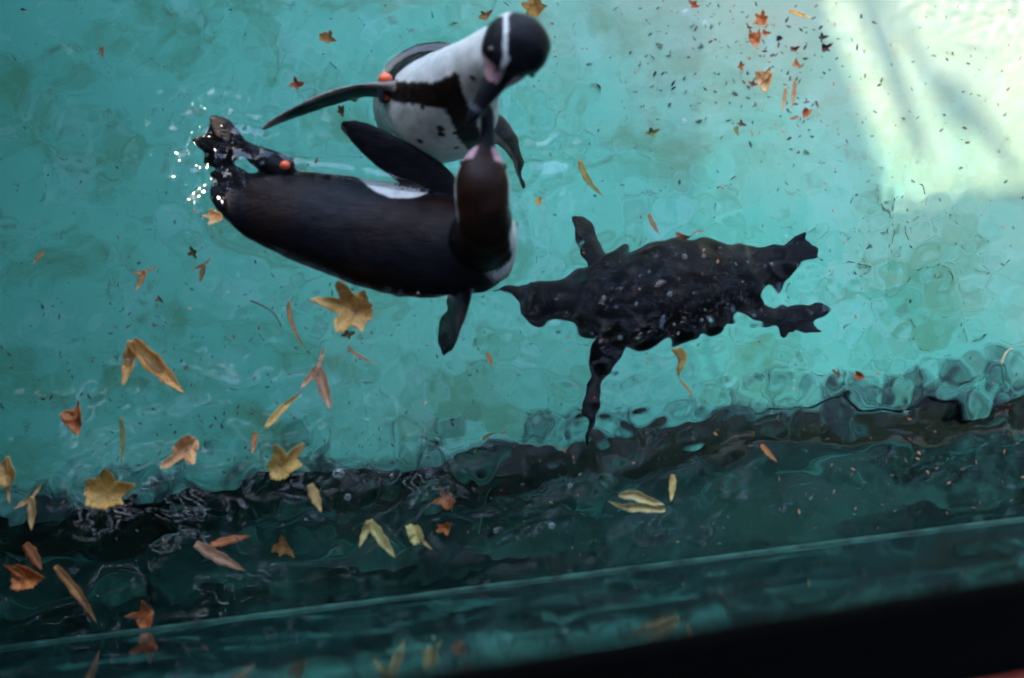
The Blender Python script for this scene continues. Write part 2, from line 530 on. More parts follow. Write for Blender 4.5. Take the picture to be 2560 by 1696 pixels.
class Loft:
    """tapered tube; controls are (position, half width, half height, dorsal hint)"""
    def __init__(self, kind, ctrl, sub=10, ring=28, power=2.0):
        self.kind = kind
        n = len(ctrl)
        g = lambda i: ctrl[min(max(i, 0), n - 1)]
        self.samples = []
        for i in range(n - 1):
            for s in range(sub + (1 if i == n - 2 else 0)):
                t = s / sub
                q = [g(i - 1), g(i), g(i + 1), g(i + 2)]
                pos = crom(q[0][0], q[1][0], q[2][0], q[3][0], t)
                w = max(.0012, crom(q[0][1], q[1][1], q[2][1], q[3][1], t))
                h = max(.0012, crom(q[0][2], q[1][2], q[2][2], q[3][2], t))
                up = q[1][3].lerp(q[2][3], t)
                self.samples.append([i + t, pos, w, h, up])
        S = self.samples
        self.fr = []
        for i, (t, pos, w, h, up) in enumerate(S):
            tan = (S[min(i + 1, len(S) - 1)][1] - S[max(i - 1, 0)][1]).normalized()
            lat = tan.cross(up).normalized()
            dor = lat.cross(tan).normalized()
            self.fr.append((t, pos, tan, lat, dor, w, h))
        self.verts, self.faces = [], []
        for (t, pos, tan, lat, dor, w, h) in self.fr:
            for k in range(ring):
                a = 2 * math.pi * k / ring
                ca, sa = math.cos(a), math.sin(a)
                e = 2.0 / power
                self.verts.append(pos + dor * (h * math.copysign(abs(ca) ** e, ca)) + lat * (w * math.copysign(abs(sa) ** e, sa)))
        for i in range(len(S) - 1):
            for k in range(ring):
                a, b = i * ring + k, i * ring + (k + 1) % ring
                self.faces.append((a, b, b + ring, a + ring))
        # rounded end caps
        for i, idx in ((0, 0), (len(S) - 1, (len(S) - 1) * ring)):
            f = self.fr[i]
            c = len(self.verts)
            self.verts.append(f[1] + f[2] * (min(f[5], f[6]) * (.6 if i else -.6)))
            for k in range(ring):
                a, b = idx + k, idx + (k + 1) % ring
                self.faces.append((b, a, c) if i == 0 else (a, b, c))

    def kd(self):
        k = kdtree.KDTree(len(self.fr))
        for i, f in enumerate(self.fr):
            k.insert(f[1], i)
        k.balance()
        return k

    def local(self, kd, p):
        _, i, _ = kd.find(p)
        t, pos, tan, lat, dor, w, h = self.fr[i]
        # refine t by projecting on the tangent
        step = (self.fr[min(i + 1, len(self.fr) - 1)][1] - pos).length or 1e-3
        dt = (self.fr[min(i + 1, len(self.fr) - 1)][0] - t)
        o = p - pos
        t2 = t + max(-1, min(1, o.dot(tan) / step)) * dt
        return t2, o.dot(lat) / max(w, 1e-4), o.dot(dor) / max(h, 1e-4), o.dot(lat), o.dot(dor), o.dot(tan)


DBG = None


def build_penguin(base, lofts, paint, voxel, mat, label):
    root = empty('penguin', base)
    tag(root, label, 'penguin', 'penguins in the pool')
    V, F = [], []
    for L in lofts:
        o = len(V)
        V += L.verts
        F += [tuple(i + o for i in f) for f in L.faces]
    tmp = mesh_obj('tmp_body', V, F)
    md = tmp.modifiers.new('r', 'REMESH'); md.mode = 'VOXEL'; md.voxel_size = voxel
    sm = tmp.modifiers.new('s', 'SMOOTH'); sm.factor = .5; sm.iterations = 3
    dg = bpy.context.evaluated_depsgraph_get()
    me = bpy.data.meshes.new_from_object(tmp.evaluated_get(dg))
    bpy.data.objects.remove(tmp)
    me.name = 'body'
    nrm = [v.normal.copy() for v in me.vertices]
    cos_ = [v.co.copy() for v in me.vertices]
    cos_ = [p + q * (.0022 * nz(p, 17, 3) + .0011 * nz(p, 48, 8)) for p, q in zip(cos_, nrm)]
    me.vertices.foreach_set('co', np.array([tuple(p) for p in cos_], dtype=np.float32).ravel())
    me.update()
    kd = kdtree.KDTree(len(V)); owner = []
    for li, L in enumerate(lofts):
        owner += [li] * len(L.verts)
    for i, v in enumerate(V):
        kd.insert(v, i)
    kd.balance()
    kds = [L.kd() for L in lofts]
    cols = np.ones((len(me.vertices), 4), dtype=np.float32)
    for i, v in enumerate(me.vertices):
        p = v.co
        _, j, _ = kd.find(p)
        L = lofts[owner[j]]
        cols[i, :3] = paint(L.kind, L.local(kds[owner[j]], p), p)
    if DBG: DBG(me, lofts, kds, kd, owner)
    at = me.color_attributes.new('plumage', 'FLOAT_COLOR', 'POINT')
    at.data.foreach_set('color', cols.ravel())
    me.transform(__import__('mathutils').Matrix.Translation(-Vector(base)))
    me.polygons.foreach_set('use_smooth', [True] * len(me.polygons))
    me.materials.clear(); me.materials.append(mat)
    b = bpy.data.objects.new('body', me)
    COL.objects.link(b)
    b.parent = root
    return root


def plumage_material():
    m, nt, b = new_mat('plumage')
    at = node(nt, 'ShaderNodeAttribute'); at.attribute_name = 'plumage'
    v = obj_coord(nt)
    mott = ramp(nt, noise_tex(nt, 45, 5, 0.65, 0.3, v), [(0.3, (0.72, 0.72, 0.74)), (0.7, (1.18, 1.14, 1.1))])
    nt.links.new(mixc(nt, 1.0, at.outputs['Color'], mott, 'MULTIPLY'), b.inputs['Base Color'])
    b.inputs['Roughness'].default_value = 0.36
    b.inputs['IOR'].default_value = 1.4
    b.inputs['Specular IOR Level'].default_value = 0.12
    fea = obj_coord(nt, (1, 1, 1))
    n1 = noise_tex(nt, 1.0, 6, 0.7, 0.8, obj_coord(nt, (45, 150, 110), (0, 0, rad(12))))
    bump(nt, n1, 0.5, 0.004, b)
    rg = ramp(nt, noise_tex(nt, 14, 4, 0.6, 0.4, v), [(0.3, (0.26,) * 3), (0.7, (0.50,) * 3)])
    nt.links.new(rg, b.inputs['Roughness'])
    return m


PLUM = plumage_material()
BLACK = Vector((.0035, .0035, .005)); BROWN = Vector((.0115, .0045, .0027)); WHITE = Vector((.40, .40, .365))
PINK = Vector((.34, .20, .22)); BEAK = Vector((.006, .0065, .009)); BANDC = Vector((.008, .004, .003))
SOLE = Vector((.004, .0035, .0045))


def nz(p, s, seed=0.0):
    return noise.noise((p.x * s + seed, p.y * s, p.z * s))


def sstep(a, b, x):
    t = max(0.0, min(1.0, (x - a) / (b - a)))
    return t * t * (3 - 2 * t)


def mixv(a, b, t):
    return a.lerp(b, max(0, min(1, t)))


def eye(name, pos, r, root):
    bm = bmesh.new()
    bmesh.ops.create_icosphere(bm, subdivisions=2, radius=r)
    m = bpy.data.meshes.new(name); bm.to_mesh(m); bm.free()
    m.polygons.foreach_set('use_smooth', [True] * len(m.polygons))
    m.materials.append(EYE)
    o = bpy.data.objects.new(name, m); COL.objects.link(o)
    o.parent = root; o.location = pos - root.location
    return o


EYE = plain('eye', (0.02, 0.008, 0.006), 0.08, var=0.1)
ORANGE = plain('orange_bead', (0.60, 0.085, 0.02), 0.4, var=0.15, scale=200)
BANDM = plain('dark_band', (0.02, 0.022, 0.035), 0.35)


def torus(name, pos, axis, R_, r, mat, root, sx=1.0):
    axis = axis.normalized()
    u = axis.orthogonal().normalized(); w = axis.cross(u)
    vs, fs = [], []
    A, B = 24, 8
    for i in range(A):
        a = 2 * math.pi * i / A
        d = u * math.cos(a) * sx + w * math.sin(a)
        for j in range(B):
            bb = 2 * math.pi * j / B
            vs.append(d * (R_ + r * math.cos(bb)) + axis * (1.8 * r * math.sin(bb)))
    for i in range(A):
        for j in range(B):
            fs.append((i * B + j, ((i + 1) % A) * B + j, ((i + 1) % A) * B + (j + 1) % B, i * B + (j + 1) % B))
    o = mesh_obj(name, vs, fs, mat, root)
    o.location = pos - root.location
    return o


def bead(pos, r, root):
    o = eye('bead', pos, r, root)
    o.data.materials.clear(); o.data.materials.append(ORANGE)
    o.scale = (1.15, 1, .9)
    return o


UP = Vector((0, 0, 1))


def img(dx, dy, z=0.0):
    """direction given in image sense (x right, y down)"""
    return Vector((dx, -dy, z)).normalized()


# ---- penguin one: upright in the water, breast towards us, head bent down to the other's bill
d1 = img(.35, -.94, -.25)
d1n = img(.75, -.45, .3)
torso1 = Loft('torso', [
    (P(1070, 335, -.40), .012, .008, d1), (P(1072, 325, -.33), .045, .035, d1), (P(1078, 285, -.22), .082, .085, d1),
    (P(1088, 262, -.10), .094, .098, d1), (P(1105, 270, -.01), .092, .084, d1), (P(1128, 240, .065), .081, .070, d1),
    (P(1165, 200, .125), .060, .055, d1), (P(1210, 162, .18), .047, .047, d1n), (P(1258, 135, .228), .047, .047, d1n),
    (P(1290, 118, .25), .042, .042, d1n)], ring=40)
hu1 = img(.62, .05, .78)
head1 = Loft('head', [
    (P(1332, 60, .258), .018, .018, hu1), (P(1318, 80, .262), .041, .043, hu1), (P(1294, 112, .268), .050, .050, hu1),
    (P(1270, 146, .268), .044, .042, hu1), (P(1255, 176, .262), .030, .028, hu1), (P(1240, 200, .256), .020, .020, hu1)], ring=40)
beak1 = Loft('beak', [
    (P(1262, 165, .262), .020, .024, hu1), (P(1240, 200, .257), .017, .021, hu1), (P(1212, 240, .250), .0125, .0165, hu1), (P(1190, 275, .243), .010, .014, hu1),
    (P(1176, 300, .236), .006, .009, hu1), (P(1170, 314, .228), .002, .003, hu1)], ring=20)
fn1 = img(.25, .95, .15)
flip1a = Loft('flipper', [
    (P(1010, 236, .03), .030, .016, fn1), (P(972, 226, .03), .030, .011, fn1), (P(905, 226, .022), .030, .006, fn1), (P(830, 246, .012), .029, .005, fn1),
    (P(750, 276, .008), .024, .0045, fn1), (P(690, 303, .008), .017, .0045, fn1), (P(655, 324, .01), .006, .003, fn1)], ring=24)
fn1b = img(.9, .1, .4)
flip1b = Loft('flipper', [
    (P(1215, 300, -.03), .026, .014, fn1b), (P(1262, 345, -.06), .024, .010, fn1b), (P(1292, 395, -.09), .020, .007, fn1b),
    (P(1304, 440, -.11), .012, .005, fn1b), (P(1308, 470, -.12), .005, .003, fn1b)], ring=24)
def foot(ankle, heel, toes, wide=.012):
    """leg plus three webbed toes with claws"""
    L = [Loft('foot', [(ankle[0], ankle[1], ankle[1], UP), (heel.lerp(ankle[0], .35), .017, .015, UP), (heel, .015, .011, UP)], ring=16)]
    for q in toes:
        L.append(Loft('foot', [(heel, .012, .009, UP), (heel.lerp(q, .55), wide, .0055, UP), (heel.lerp(q, .85), wide * .62, .005, UP), (q, .0025, .0025, UP)], ring=14))
    return L


foot1 = foot((PW(1120, 250, -.32), .016), PW(1190, 300, -.40), [PW(1250, 300, -.41), PW(1255, 335, -.41), PW(1235, 365, -.41)], wide=.010)


def paint1(kind, L, p):
    t, u, v, lu, lv, lt = L
    ang = math.degrees(math.atan2(u, v))              # 0 dorsal, 180 ventral
    a = abs(ang)
    j = nz(p, 60) * .5 + nz(p, 150, 5) * .3
    if kind == 'torso':
        edge = 78 - 45 * sstep(4.3, 5.2, t) + 8 * nz(p, 25)
        c = mixv(BLACK * 1.3, WHITE, sstep(edge - 3, edge + 3, a))
        # breast band: an inverted U
        dl = abs(180 - (ang % 360) - 10)
        mid = 6.36 - 1.5 * (dl / 58.0) ** 1.5
        w = .60 - .06 * min(1, dl / 60.0)
        bandv = sstep(w + .06, w - .06, abs(t - mid) + .22 * j)
        c = mixv(c, BANDC, bandv if a > 60 else 0)
        sp = 0
        for (st_, sa, r_) in ((5.22, -179, .09), (5.06, -174, .07), (5.2, -160, .06), (4.5, 170, .06), (5.38, 148, .05), (7.42, -176, .10), (4.6, -150, .05)):
            da = ((ang - sa + 180) % 360 - 180) / 60.0
            if (t - st_) ** 2 + da * da < (r_ * (1 + .5 * j)) ** 2:
                sp = 1
        c = mixv(c, BANDC, sp)
        if t > 6.6 and a < 45:
            c = BLACK
        return c
    if kind == 'head':
        # u<0 : the cheek that shows to the left in the picture
        th = ang + 6 * nz(p, 40)
        cheek_back = 1.25
        c = BLACK.copy()
        if th < 0:
            th = -th
            sgn = 1
        else:
            sgn = -1
        if ang < 0:
            th -= 22
        ms = 33 + 28 * max(0, 3.1 - t)
        stripe = sstep(6.8, 4.2, abs(th - ms)) * sstep(3.75, 3.5, t) * sstep(1.35, 1.5, t)
        hind = sstep(1.72, 1.6, t) * sstep(1.2, 1.3, t) * sstep(70, 76, th)
        throat = sstep(126, 134, th) * sstep(4.6, 4.3, t) + sstep(1.3, 1.2, t) * sstep(100, 110, th)
        if ang > 0:
            pk = sstep(3.5, 3.7, t + .004 * (th - 60)) * sstep(20, 26, th) * sstep(118, 108, th) * (1 - .9 * sstep(5, 3, abs(th - 44)) * sstep(4.2, 4.1, t))
        else:
            pk = sstep(3.6, 3.8, t) * sstep(12, 4, abs(th + 2)) * sstep(4.9, 4.7, t)
        c = mixv(c, WHITE, max(stripe, hind, min(1, throat)))
        c = mixv(c, PINK, pk)
        return c
    if kind == 'beak':
        pk = sstep(1.12, .95, t + .1 * j) * sstep(30, 42, a)
        c = mixv(BEAK, PINK, pk)
        return mixv(c, Vector((.10, .10, .12)), sstep(2.6, 2.75, t) * sstep(3.2, 3.0, t) * .5)
    if kind == 'flipper':
        edgew = abs(u)
        c = mixv(BLACK * 1.6, Vector((0.231, 0.209, 0.193)), sstep(.15, -.25, v))
        c = mixv(c, Vector((0.220, 0.182, 0.149)), sstep(.62, .8, edgew) * .8)
        c = mixv(c, Vector((0.248, 0.176, 0.132)), sstep(4.2, 5.4, t) * .8)
        return c * (.85 + .5 * j)
    return SOLE


pen1 = build_penguin(P(1090, 290, -.40), [torso1, head1, beak1, flip1a, flip1b] + foot1, paint1, .003, PLUM,
                     'black and white penguin with its banded breast to us, stretching its neck over its partner')
hc = head1.fr[len(head1.fr) * 62 // 100]
for s in (-1, 1):
    eye('eye', hc[1] + hc[3] * (s * hc[5] * .92) + hc[4] * (hc[6] * .35), .0055, pen1)
bp = flip1a.fr[len(flip1a.fr) * 20 // 100]
band_o = torus('wing_band', bp[1], bp[2], .020, .0028, BANDM, pen1)
band_o['label'] = 'dark blue band round the outstretched flipper'
for bpos, br_ in ((P(963, 197, .05), .0100), (P(968, 240, .03), .0080)):
    bo = bead(bpos, br_, pen1)
    bo.parent = band_o
    bo.location = bpos - bp[1]

# ---- penguin two: floating on its belly, tail to the left, head turned up the picture
d2 = Vector((.06, .16, 1)).normalized()
torso2 = Loft('torso', [
    (P(532, 478, -0.012), .016, .006, d2), (P(565, 486, -0.012), .034, .014, d2), (P(630, 506, -0.018), .055, .036, d2), (P(720, 530, -0.026), .070, .056, d2),
    (P(840, 562, -0.032), .083, .070, d2), (P(960, 594, -0.034), .090, .077, d2), (P(1080, 612, -0.032), .090, .078, d2),
    (P(1180, 612, -0.020), .080, .074, d2), (P(1246, 585, -0.008), .058, .058, d2), (P(1274, 572, -0.006), .03, .03, d2)], ring=44)
n2 = img(0, .9, .45)
neck2 = Loft('neck', [
    (P(1196, 600, -.02), .064, .056, n2), (P(1210, 598, .045), .054, .050, n2), (P(1214, 586, .10), .046, .045, img(0, .8, .6)),
    (P(1212, 560, .150), .042, .042, img(0, .5, .85)), (P(1208, 530, .182), .041, .040, img(0, .2, .98)), (P(1206, 490, .198), .041, .038, UP)], ring=40)
head2 = Loft('head', [
    (P(1208, 545, .180), .036, .036, UP), (P(1206, 505, .196), .041, .039, UP), (P(1206, 462, .205), .041, .038, UP),
    (P(1208, 425, .207), .035, .032, UP), (P(1211, 396, .206), .026, .023, UP), (P(1213, 374, .206), .018, .018, UP)], ring=40)
beak2 = Loft('beak', [
    (P(1212, 402, .206), .018, .020, UP), (P(1214, 372, .207), .014, .018, UP), (P(1217, 335, .210), .0105, .0155, UP), (P(1219, 300, .214), .0095, .0135, UP),
    (P(1220, 276, .214), .006, .009, UP), (P(1219, 262, .210), .002, .003, UP)], ring=20)
f2n = img(-.25, .35, .9)
flip2a = Loft('flipper', [
    (P(1120, 490, -.015), .030, .018, f2n), (P(1075, 448, -.004), .036, .013, f2n), (P(1010, 408, .006), .034, .009, f2n), (P(945, 365, .010), .029, .007, f2n),
    (P(890, 330, .002), .021, .006, f2n), (P(852, 312, -.003), .007, .003, f2n)], ring=24)
f2m = img(-.8, -.2, .55)
flip2b = Loft('flipper', [
    (P(1150, 690, -.01), .028, .018, f2m), (P(1152, 735, -.022), .033, .012, f2m), (P(1140, 790, -.05), .030, .008, f2m), (P(1125, 840, -.075), .022, .006, f2m),
    (P(1112, 885, -.09), .006, .003, f2m)], ring=24)


foot2 = foot((P(720, 432, -.012), .022), P(610, 372, -.004), [P(480, 352, -.006), P(525, 290, .004), P(510, 408, -.012)], wide=.019)
foot2 += [Loft('foot', [(P(610, 372, -.005), .014, .005, UP), (P(550, 350, -.006), .032, .0035, UP), (P(518, 345, -.008), .034, .003, UP)], ring=16)]
foot2 += foot((P(690, 520, -.02), .020), P(615, 446, -.010), [P(525, 436, -.010), P(555, 470, -.008), P(545, 408, -.012)], wide=.014)


def paint2(kind, L, p):
    t, u, v, lu, lv, lt = L
    ang = math.degrees(math.atan2(u, v))
    a = abs(ang)
    j = nz(p, 60) * .5 + nz(p, 150, 5) * .3
    if kind == 'torso':
        c = mixv(BLACK * 1.4, BROWN, sstep(-.15, .35, nz(p, 9, 2)) * .8)
        s = -ang                                       # the side that shows up the picture
        arc = math.sqrt(max(0.0, 1 - ((t - 5.1) / 1.0) ** 2))
        lim = min(90 - 58 * arc, 64 + 40 * sstep(4.6, 6.0, t)) + 3 * j
        flank = sstep(lim, lim + 3, s) * sstep(2.5, 3.2, t) * sstep(6.2, 6.0, t)
        c = mixv(c, WHITE * 1.1, flank)
        c = mixv(c, WHITE, sstep(100, 106, a))
        c = mixv(c, WHITE, sstep(7.25, 7.5, t) * sstep(15, 25, ang))
        return c
    if kind in ('neck', 'head'):
        c = mixv(BROWN * 1.1, Vector((.024, .009, .0055)), sstep(-.2, .5, nz(p, 28, 9)))
        if kind == 'neck':
            c = mixv(BLACK, c, sstep(1.5, 3.2, t))
            w = sstep(132, 138, a) * sstep(3.6, 3.2, t) + (sstep(58 + 6 * j, 64 + 6 * j, ang) * sstep(3.4, 2.8, t) if ang > 0 else 0)
            return mixv(c, WHITE, min(1, w))
        st_ = sstep(70, 74, a) * sstep(92, 88, a) * sstep(3.3, 3.1, t)
        c = mixv(c, WHITE, st_)
        c = mixv(c, WHITE, sstep(120, 126, a) * sstep(4.2, 4.0, t))
        pk = sstep(3.45, 3.65, t + .1 * j) * sstep(28, 36, a) * sstep(5.2, 5.0, t)
        return mixv(c, PINK, pk)
    if kind == 'beak':
        return mixv(BEAK, PINK, sstep(.75, .55, t) * sstep(24, 34, a))
    if kind == 'flipper':
        c = mixv(BLACK * 1.4, Vector((0.193, 0.198, 0.204)), sstep(-.1, -.5, v))
        return c * (1 + .5 * j)
    return SOLE * (1 + .6 * j)


pen2 = build_penguin(P(900, 590, -.10), [torso2, neck2, head2, beak2, flip2a, flip2b] + foot2, paint2, .003, PLUM,
                     'dark brown backed penguin floating on its belly, feet splashing at left, bill raised')
hc = head2.fr[len(head2.fr) * 66 // 100]
for s in (-1, 1):
    eye('eye', hc[1] + hc[3] * (s * hc[5] * .93) + hc[4] * (hc[6] * .32), .0055, pen2)
bead(P(713, 413, .022), .0075, pen2)['label'] = 'orange tag at the root of the leg'
bead(P(1135, 722, .004), .004, pen2)['label'] = 'small red tag on the far flipper'

# ---- penguin three: swimming under the surface, head to the left
Z3 = -.23
d3 = Vector((0, .1, 1)).normalized()
p3 = lambda x, y, z=Z3: PW(x, y, z)
torso3 = Loft('torso', [
    (p3(1985, 655, Z3 + .01), .014, .006, d3), (p3(1925, 672), .034, .018, d3), (p3(1855, 692), .060, .050, d3), (p3(1760, 712), .080, .070, d3),
    (p3(1660, 732), .088, .080, d3), (p3(1570, 745), .086, .078, d3), (p3(1490, 752), .070, .066, d3), (p3(1432, 757), .046, .046, d3),
    (p3(1385, 757), .046, .045, d3), (p3(1345, 752), .045, .043, d3), (p3(1312, 742), .032, .030, d3)], ring=40)
beak3 = Loft('beak', [(p3(1325, 748), .024, .024, d3), (p3(1296, 736), .015, .016, d3), (p3(1268, 722), .010, .012, d3), (p3(1244, 712), .003, .003, d3)], ring=18)
f3 = img(.5, .1, .8)
flip3a = Loft('flipper', [
    (p3(1545, 820), 0.0281, 0.0180, f3), (p3(1520, 880), 0.0281, 0.0108, f3), (p3(1495, 950, Z3 - .03), 0.0243, 0.0081, f3), (p3(1478, 1020, Z3 - .06), 0.0196, 0.0063, f3),
    (p3(1468, 1080, Z3 - .085), 0.0122, 0.0045, f3), (p3(1462, 1120, Z3 - .10), 0.0038, 0.0027, f3)], ring=22)
flip3b = Loft('flipper', [
    (p3(1530, 700), 0.0281, 0.0180, f3), (p3(1495, 650), 0.0263, 0.0108, f3), (p3(1470, 595, Z3 - .03), 0.0205, 0.0081, f3), (p3(1450, 545, Z3 - .05), 0.0122, 0.0054, f3)], ring=22)
foot3 = foot((p3(1870, 650), .022), p3(1965, 628, Z3), [p3(2020, 580, Z3), p3(2058, 632, Z3), p3(2000, 668, Z3)], wide=.016)
foot3 += foot((p3(1830, 770), .022), p3(1950, 795, Z3), [p3(2075, 775, Z3), p3(2062, 828, Z3), p3(1975, 838, Z3)], wide=.016)


def paint3(kind, L, p):
    t, u, v, lu, lv, lt = L
    a = abs(math.degrees(math.atan2(u, v)))
    j = nz(p, 60) * .5
    if kind == 'torso':
        c = mixv(BLACK, BROWN * .4, sstep(0, .5, nz(p, 8, 4)))
        return mixv(c, WHITE, sstep(112, 118, a))
    if kind == 'flipper':
        return mixv(BLACK, WHITE * .4, sstep(-.4, -.7, v))
    return BLACK * (1 + j)


pen3 = build_penguin(p3(1650, 730, Z3 - .08), [torso3, beak3, flip3a, flip3b] + foot3, paint3, .0032, PLUM,
                     'black penguin swimming just under the rippled water, flippers spread, feet to the right')


# ------------------------------------------------------------------ fallen leaves
def leaf_material():
    m, nt, b = new_mat('leaf')
    oi = node(nt, 'ShaderNodeObjectInfo')
    v = obj_coord(nt)
    a = ramp(nt, noise_tex(nt, 4.0, 5, 0.65, 0.6, v), [(0.3, (0.55, 0.50, 0.45)), (0.7, (1.25, 1.2, 1.1))])
    c = mixc(nt, 1.0, oi.outputs['Color'], a, 'MULTIPLY')
    sp = ramp(nt, noise_tex(nt, 9.0, 3, 0.6, 0.2, v), [(0.60, (0, 0, 0)), (0.68, (1, 1, 1))])
    c = mixc(nt, 0.6, c, mixc(nt, sp, c, (0.10, 0.045, 0.02)))
    at = node(nt, 'ShaderNodeAttribute'); at.attribute_name = 'rib'
    rb = ramp(nt, at.outputs['Fac'], [(0.0, (0, 0, 0)), (1.0, (1, 1, 1))])
    c = mixc(nt, 0.22, c, mixc(nt, rb, c, (0.62, 0.46, 0.22)))
    nt.links.new(c, b.inputs['Base Color'])
    b.inputs['Roughness'].default_value = 0.5
    b.inputs['Specular IOR Level'].default_value = 0.3
    bump(nt, noise_tex(nt, 22, 3, 0.6, 0.2, v), 0.3, 0.02, b)
    return m


LEAF = leaf_material()


def blade(r, w, bend, curl, cup, x0=0.0, ang=0.0, ln=1.0, wav=0.0, z0=0.0, twist=0.0, base=.12):
    """one tapering blade as a small grid"""
    NS_, NW = 16, 5
    vs, fs, rib = [], [], []
    ph = r.uniform(0, 6)
    for i in range(NS_ + 1):
        s_ = i / NS_
        half = w * .5 * (max(0, math.sin(math.pi * (base + (1 - base) * s_) ** .85)) ** .9) * (1 + .12 * math.sin(s_ * 21 + ph))
        tw = twist * s_
        for k in range(NW):
            q = (k / (NW - 1) * 2 - 1)
            x = s_
            y = q * half * math.cos(tw) + bend * s_ * s_ + wav * math.sin(s_ * 9 + ph)
            z = curl * (s_ - .45) ** 2 + cup * q * q * half + q * half * math.sin(tw) + .012 * math.sin(s_ * 11 + ph + q) + z0
            ca, sa = math.cos(ang), math.sin(ang)
            vs.append((x0 + ln * (x * ca - y * sa), ln * (x * sa + y * ca), ln * z))
            rib.append(max(0.0, 1 - abs(q) * 2.2))
    for i in range(NS_):
        for k in range(NW - 1):
            a = i * NW + k
            fs.append((a, a + 1, a + 1 + NW, a + NW))
    return vs, fs, rib


def lobed(r, lobes, body=.22, sharp=.24, curl=.15, cup=.25):
    """round body with pointed lobes; lobes are (angle, reach)"""
    NT, NR = 72, 6
    vs, fs, rib = [(0, 0, 0)], [], [.6]
    ph = r.uniform(0, 6)
    for j in range(1, NR + 1):
        for i in range(NT):
            th = 2 * math.pi * i / NT
            rr = body * (1 + .1 * math.sin(5 * th + ph))
            rb = 0
            for la, lr in lobes:
                d = (th - la + math.pi) % (2 * math.pi) - math.pi
                e = max(0, 1 - abs(d) / (sharp * 2))
                rr = max(rr, body + (lr - body) * e ** 1.5)
                rb = max(rb, max(0, 1 - abs(d) / .09))
            rr *= 1 + .05 * math.sin(th * 17 + ph) * (j / NR)
            f = j / NR
            x, y = rr * f * math.cos(th), rr * f * math.sin(th)
            z = curl * (x * x) + cup * y * y + .03 * math.sin(6 * x + ph) * f + .02 * math.sin(3 * th + ph) * f
            vs.append((x, y, z)); rib.append(rb)
    for i in range(NT):
        fs.append((0, 1 + i, 1 + (i + 1) % NT))
    for j in range(NR - 1):
        for i in range(NT):
            a, b_ = 1 + j * NT + i, 1 + j * NT + (i + 1) % NT
            fs.append((a, a + NT, b_ + NT, b_))
    return vs, fs, rib


def join(parts):
    V, F, Rb = [], [], []
    for v, f, rb in parts:
        o = len(V)
        V += v; Rb += rb
        F += [tuple(i + o for i in q) for q in f]
    return V, F, Rb


def stalk(r, ln, w, bend, ang=0.0, x0=0.0):
    vs, fs = [], []
    for i in range(11):
        s_ = i / 10
        for k in range(6):
            a = k * math.pi / 3
            x = s_; y = bend * math.sin(s_ * 2.2) + w * math.cos(a) * (1 - .5 * s_); z = w * math.sin(a) + .03 * math.sin(s_ * 5)
            ca, sa = math.cos(ang), math.sin(ang)
            vs.append((x0 + ln * (x * ca - y * sa), ln * (x * sa + y * ca), ln * z))
    for i in range(10):
        for k in range(6):
            a, b_ = i * 6 + k, i * 6 + (k + 1) % 6
            fs.append((a, b_, b_ + 6, a + 6))
    return vs, fs, [0.0] * len(vs)


def leaf_shape(kind, r, w):
    R_ = r.uniform
    if kind == 'lance':
        return blade(r, w, R_(-.15, .15), R_(.1, .35), R_(.1, .5))
    if kind == 'crescent':
        return blade(r, w, .45, .15, .3)
    if kind == 'strip':
        return blade(r, w, .1, .2, .3, wav=.07, twist=3.0, base=.3)
    if kind == 'maple':
        lb = [(math.pi * q + R_(-.12, .12), e * R_(.75, 1.15)) for q, e in ((1.0, .66), (.70, .56), (1.3, .58), (.42, .40), (1.58, .36))]
        return join([lobed(r, lb, .24, .27, .7, 1.0), stalk(r, .35, .014, .1)])
    if kind == 'tri':
        lb = [(math.pi * q + R_(-.15, .15), e * R_(.75, 1.15)) for q, e in ((1.0, .66), (.70, .46), (1.3, .50), (1.6, .30))]
        return join([lobed(r, lb, .27, .28, .8, 1.2), stalk(r, .3, .014, .1)])
    if kind == 'vee':
        return join([blade(r, .24, .06, .3, .5, ang=.25, ln=1.0), blade(r, .26, -.05, .5, .6, ang=-.62, ln=.62, z0=.05)])
    if kind == 'why':
        return join([blade(r, .26, .05, .2, .5, ang=.1, ln=.95), blade(r, .24, -.1, .4, .4, ang=-.7, ln=.6, z0=.03), blade(r, .2, .1, .3, .3, ang=2.6, ln=.45, z0=-.02)])
    if kind == 'fold':
        return join([lobed(r, [(0, .5), (2.1, .45), (3.9, .5)], .32, .42, .5, .7), blade(r, .35, .1, .6, .8, ang=2.4, ln=.6, z0=.08)])
    if kind == 'tail':
        return join([lobed(r, [(math.pi, .42), (math.pi * .6, .36), (5.3, .3)], .26, .5, .3, .4), blade(r, .22, .14, .2, .4, x0=.05, ang=.1, ln=.62, z0=.004)])
    if kind == 'pod':
        return blade(r, w, -.18, .12, .9, wav=.02, base=.06)
    if kind == 'twig':
        return stalk(r, 1.0, w, .3)
    if kind == 'ring':
        return join([blade(r, .25, .5, .3, .5, ang=0), blade(r, .25, .5, .3, .5, x0=1, ang=2.2, ln=.9)])
    return lobed(r, [(R_(0, 1), .50), (R_(1.8, 3), .42), (R_(3.2, 4.4), .5), (R_(4.6, 5.6), .36)], .17, .45, .9, 1.2)     # chip


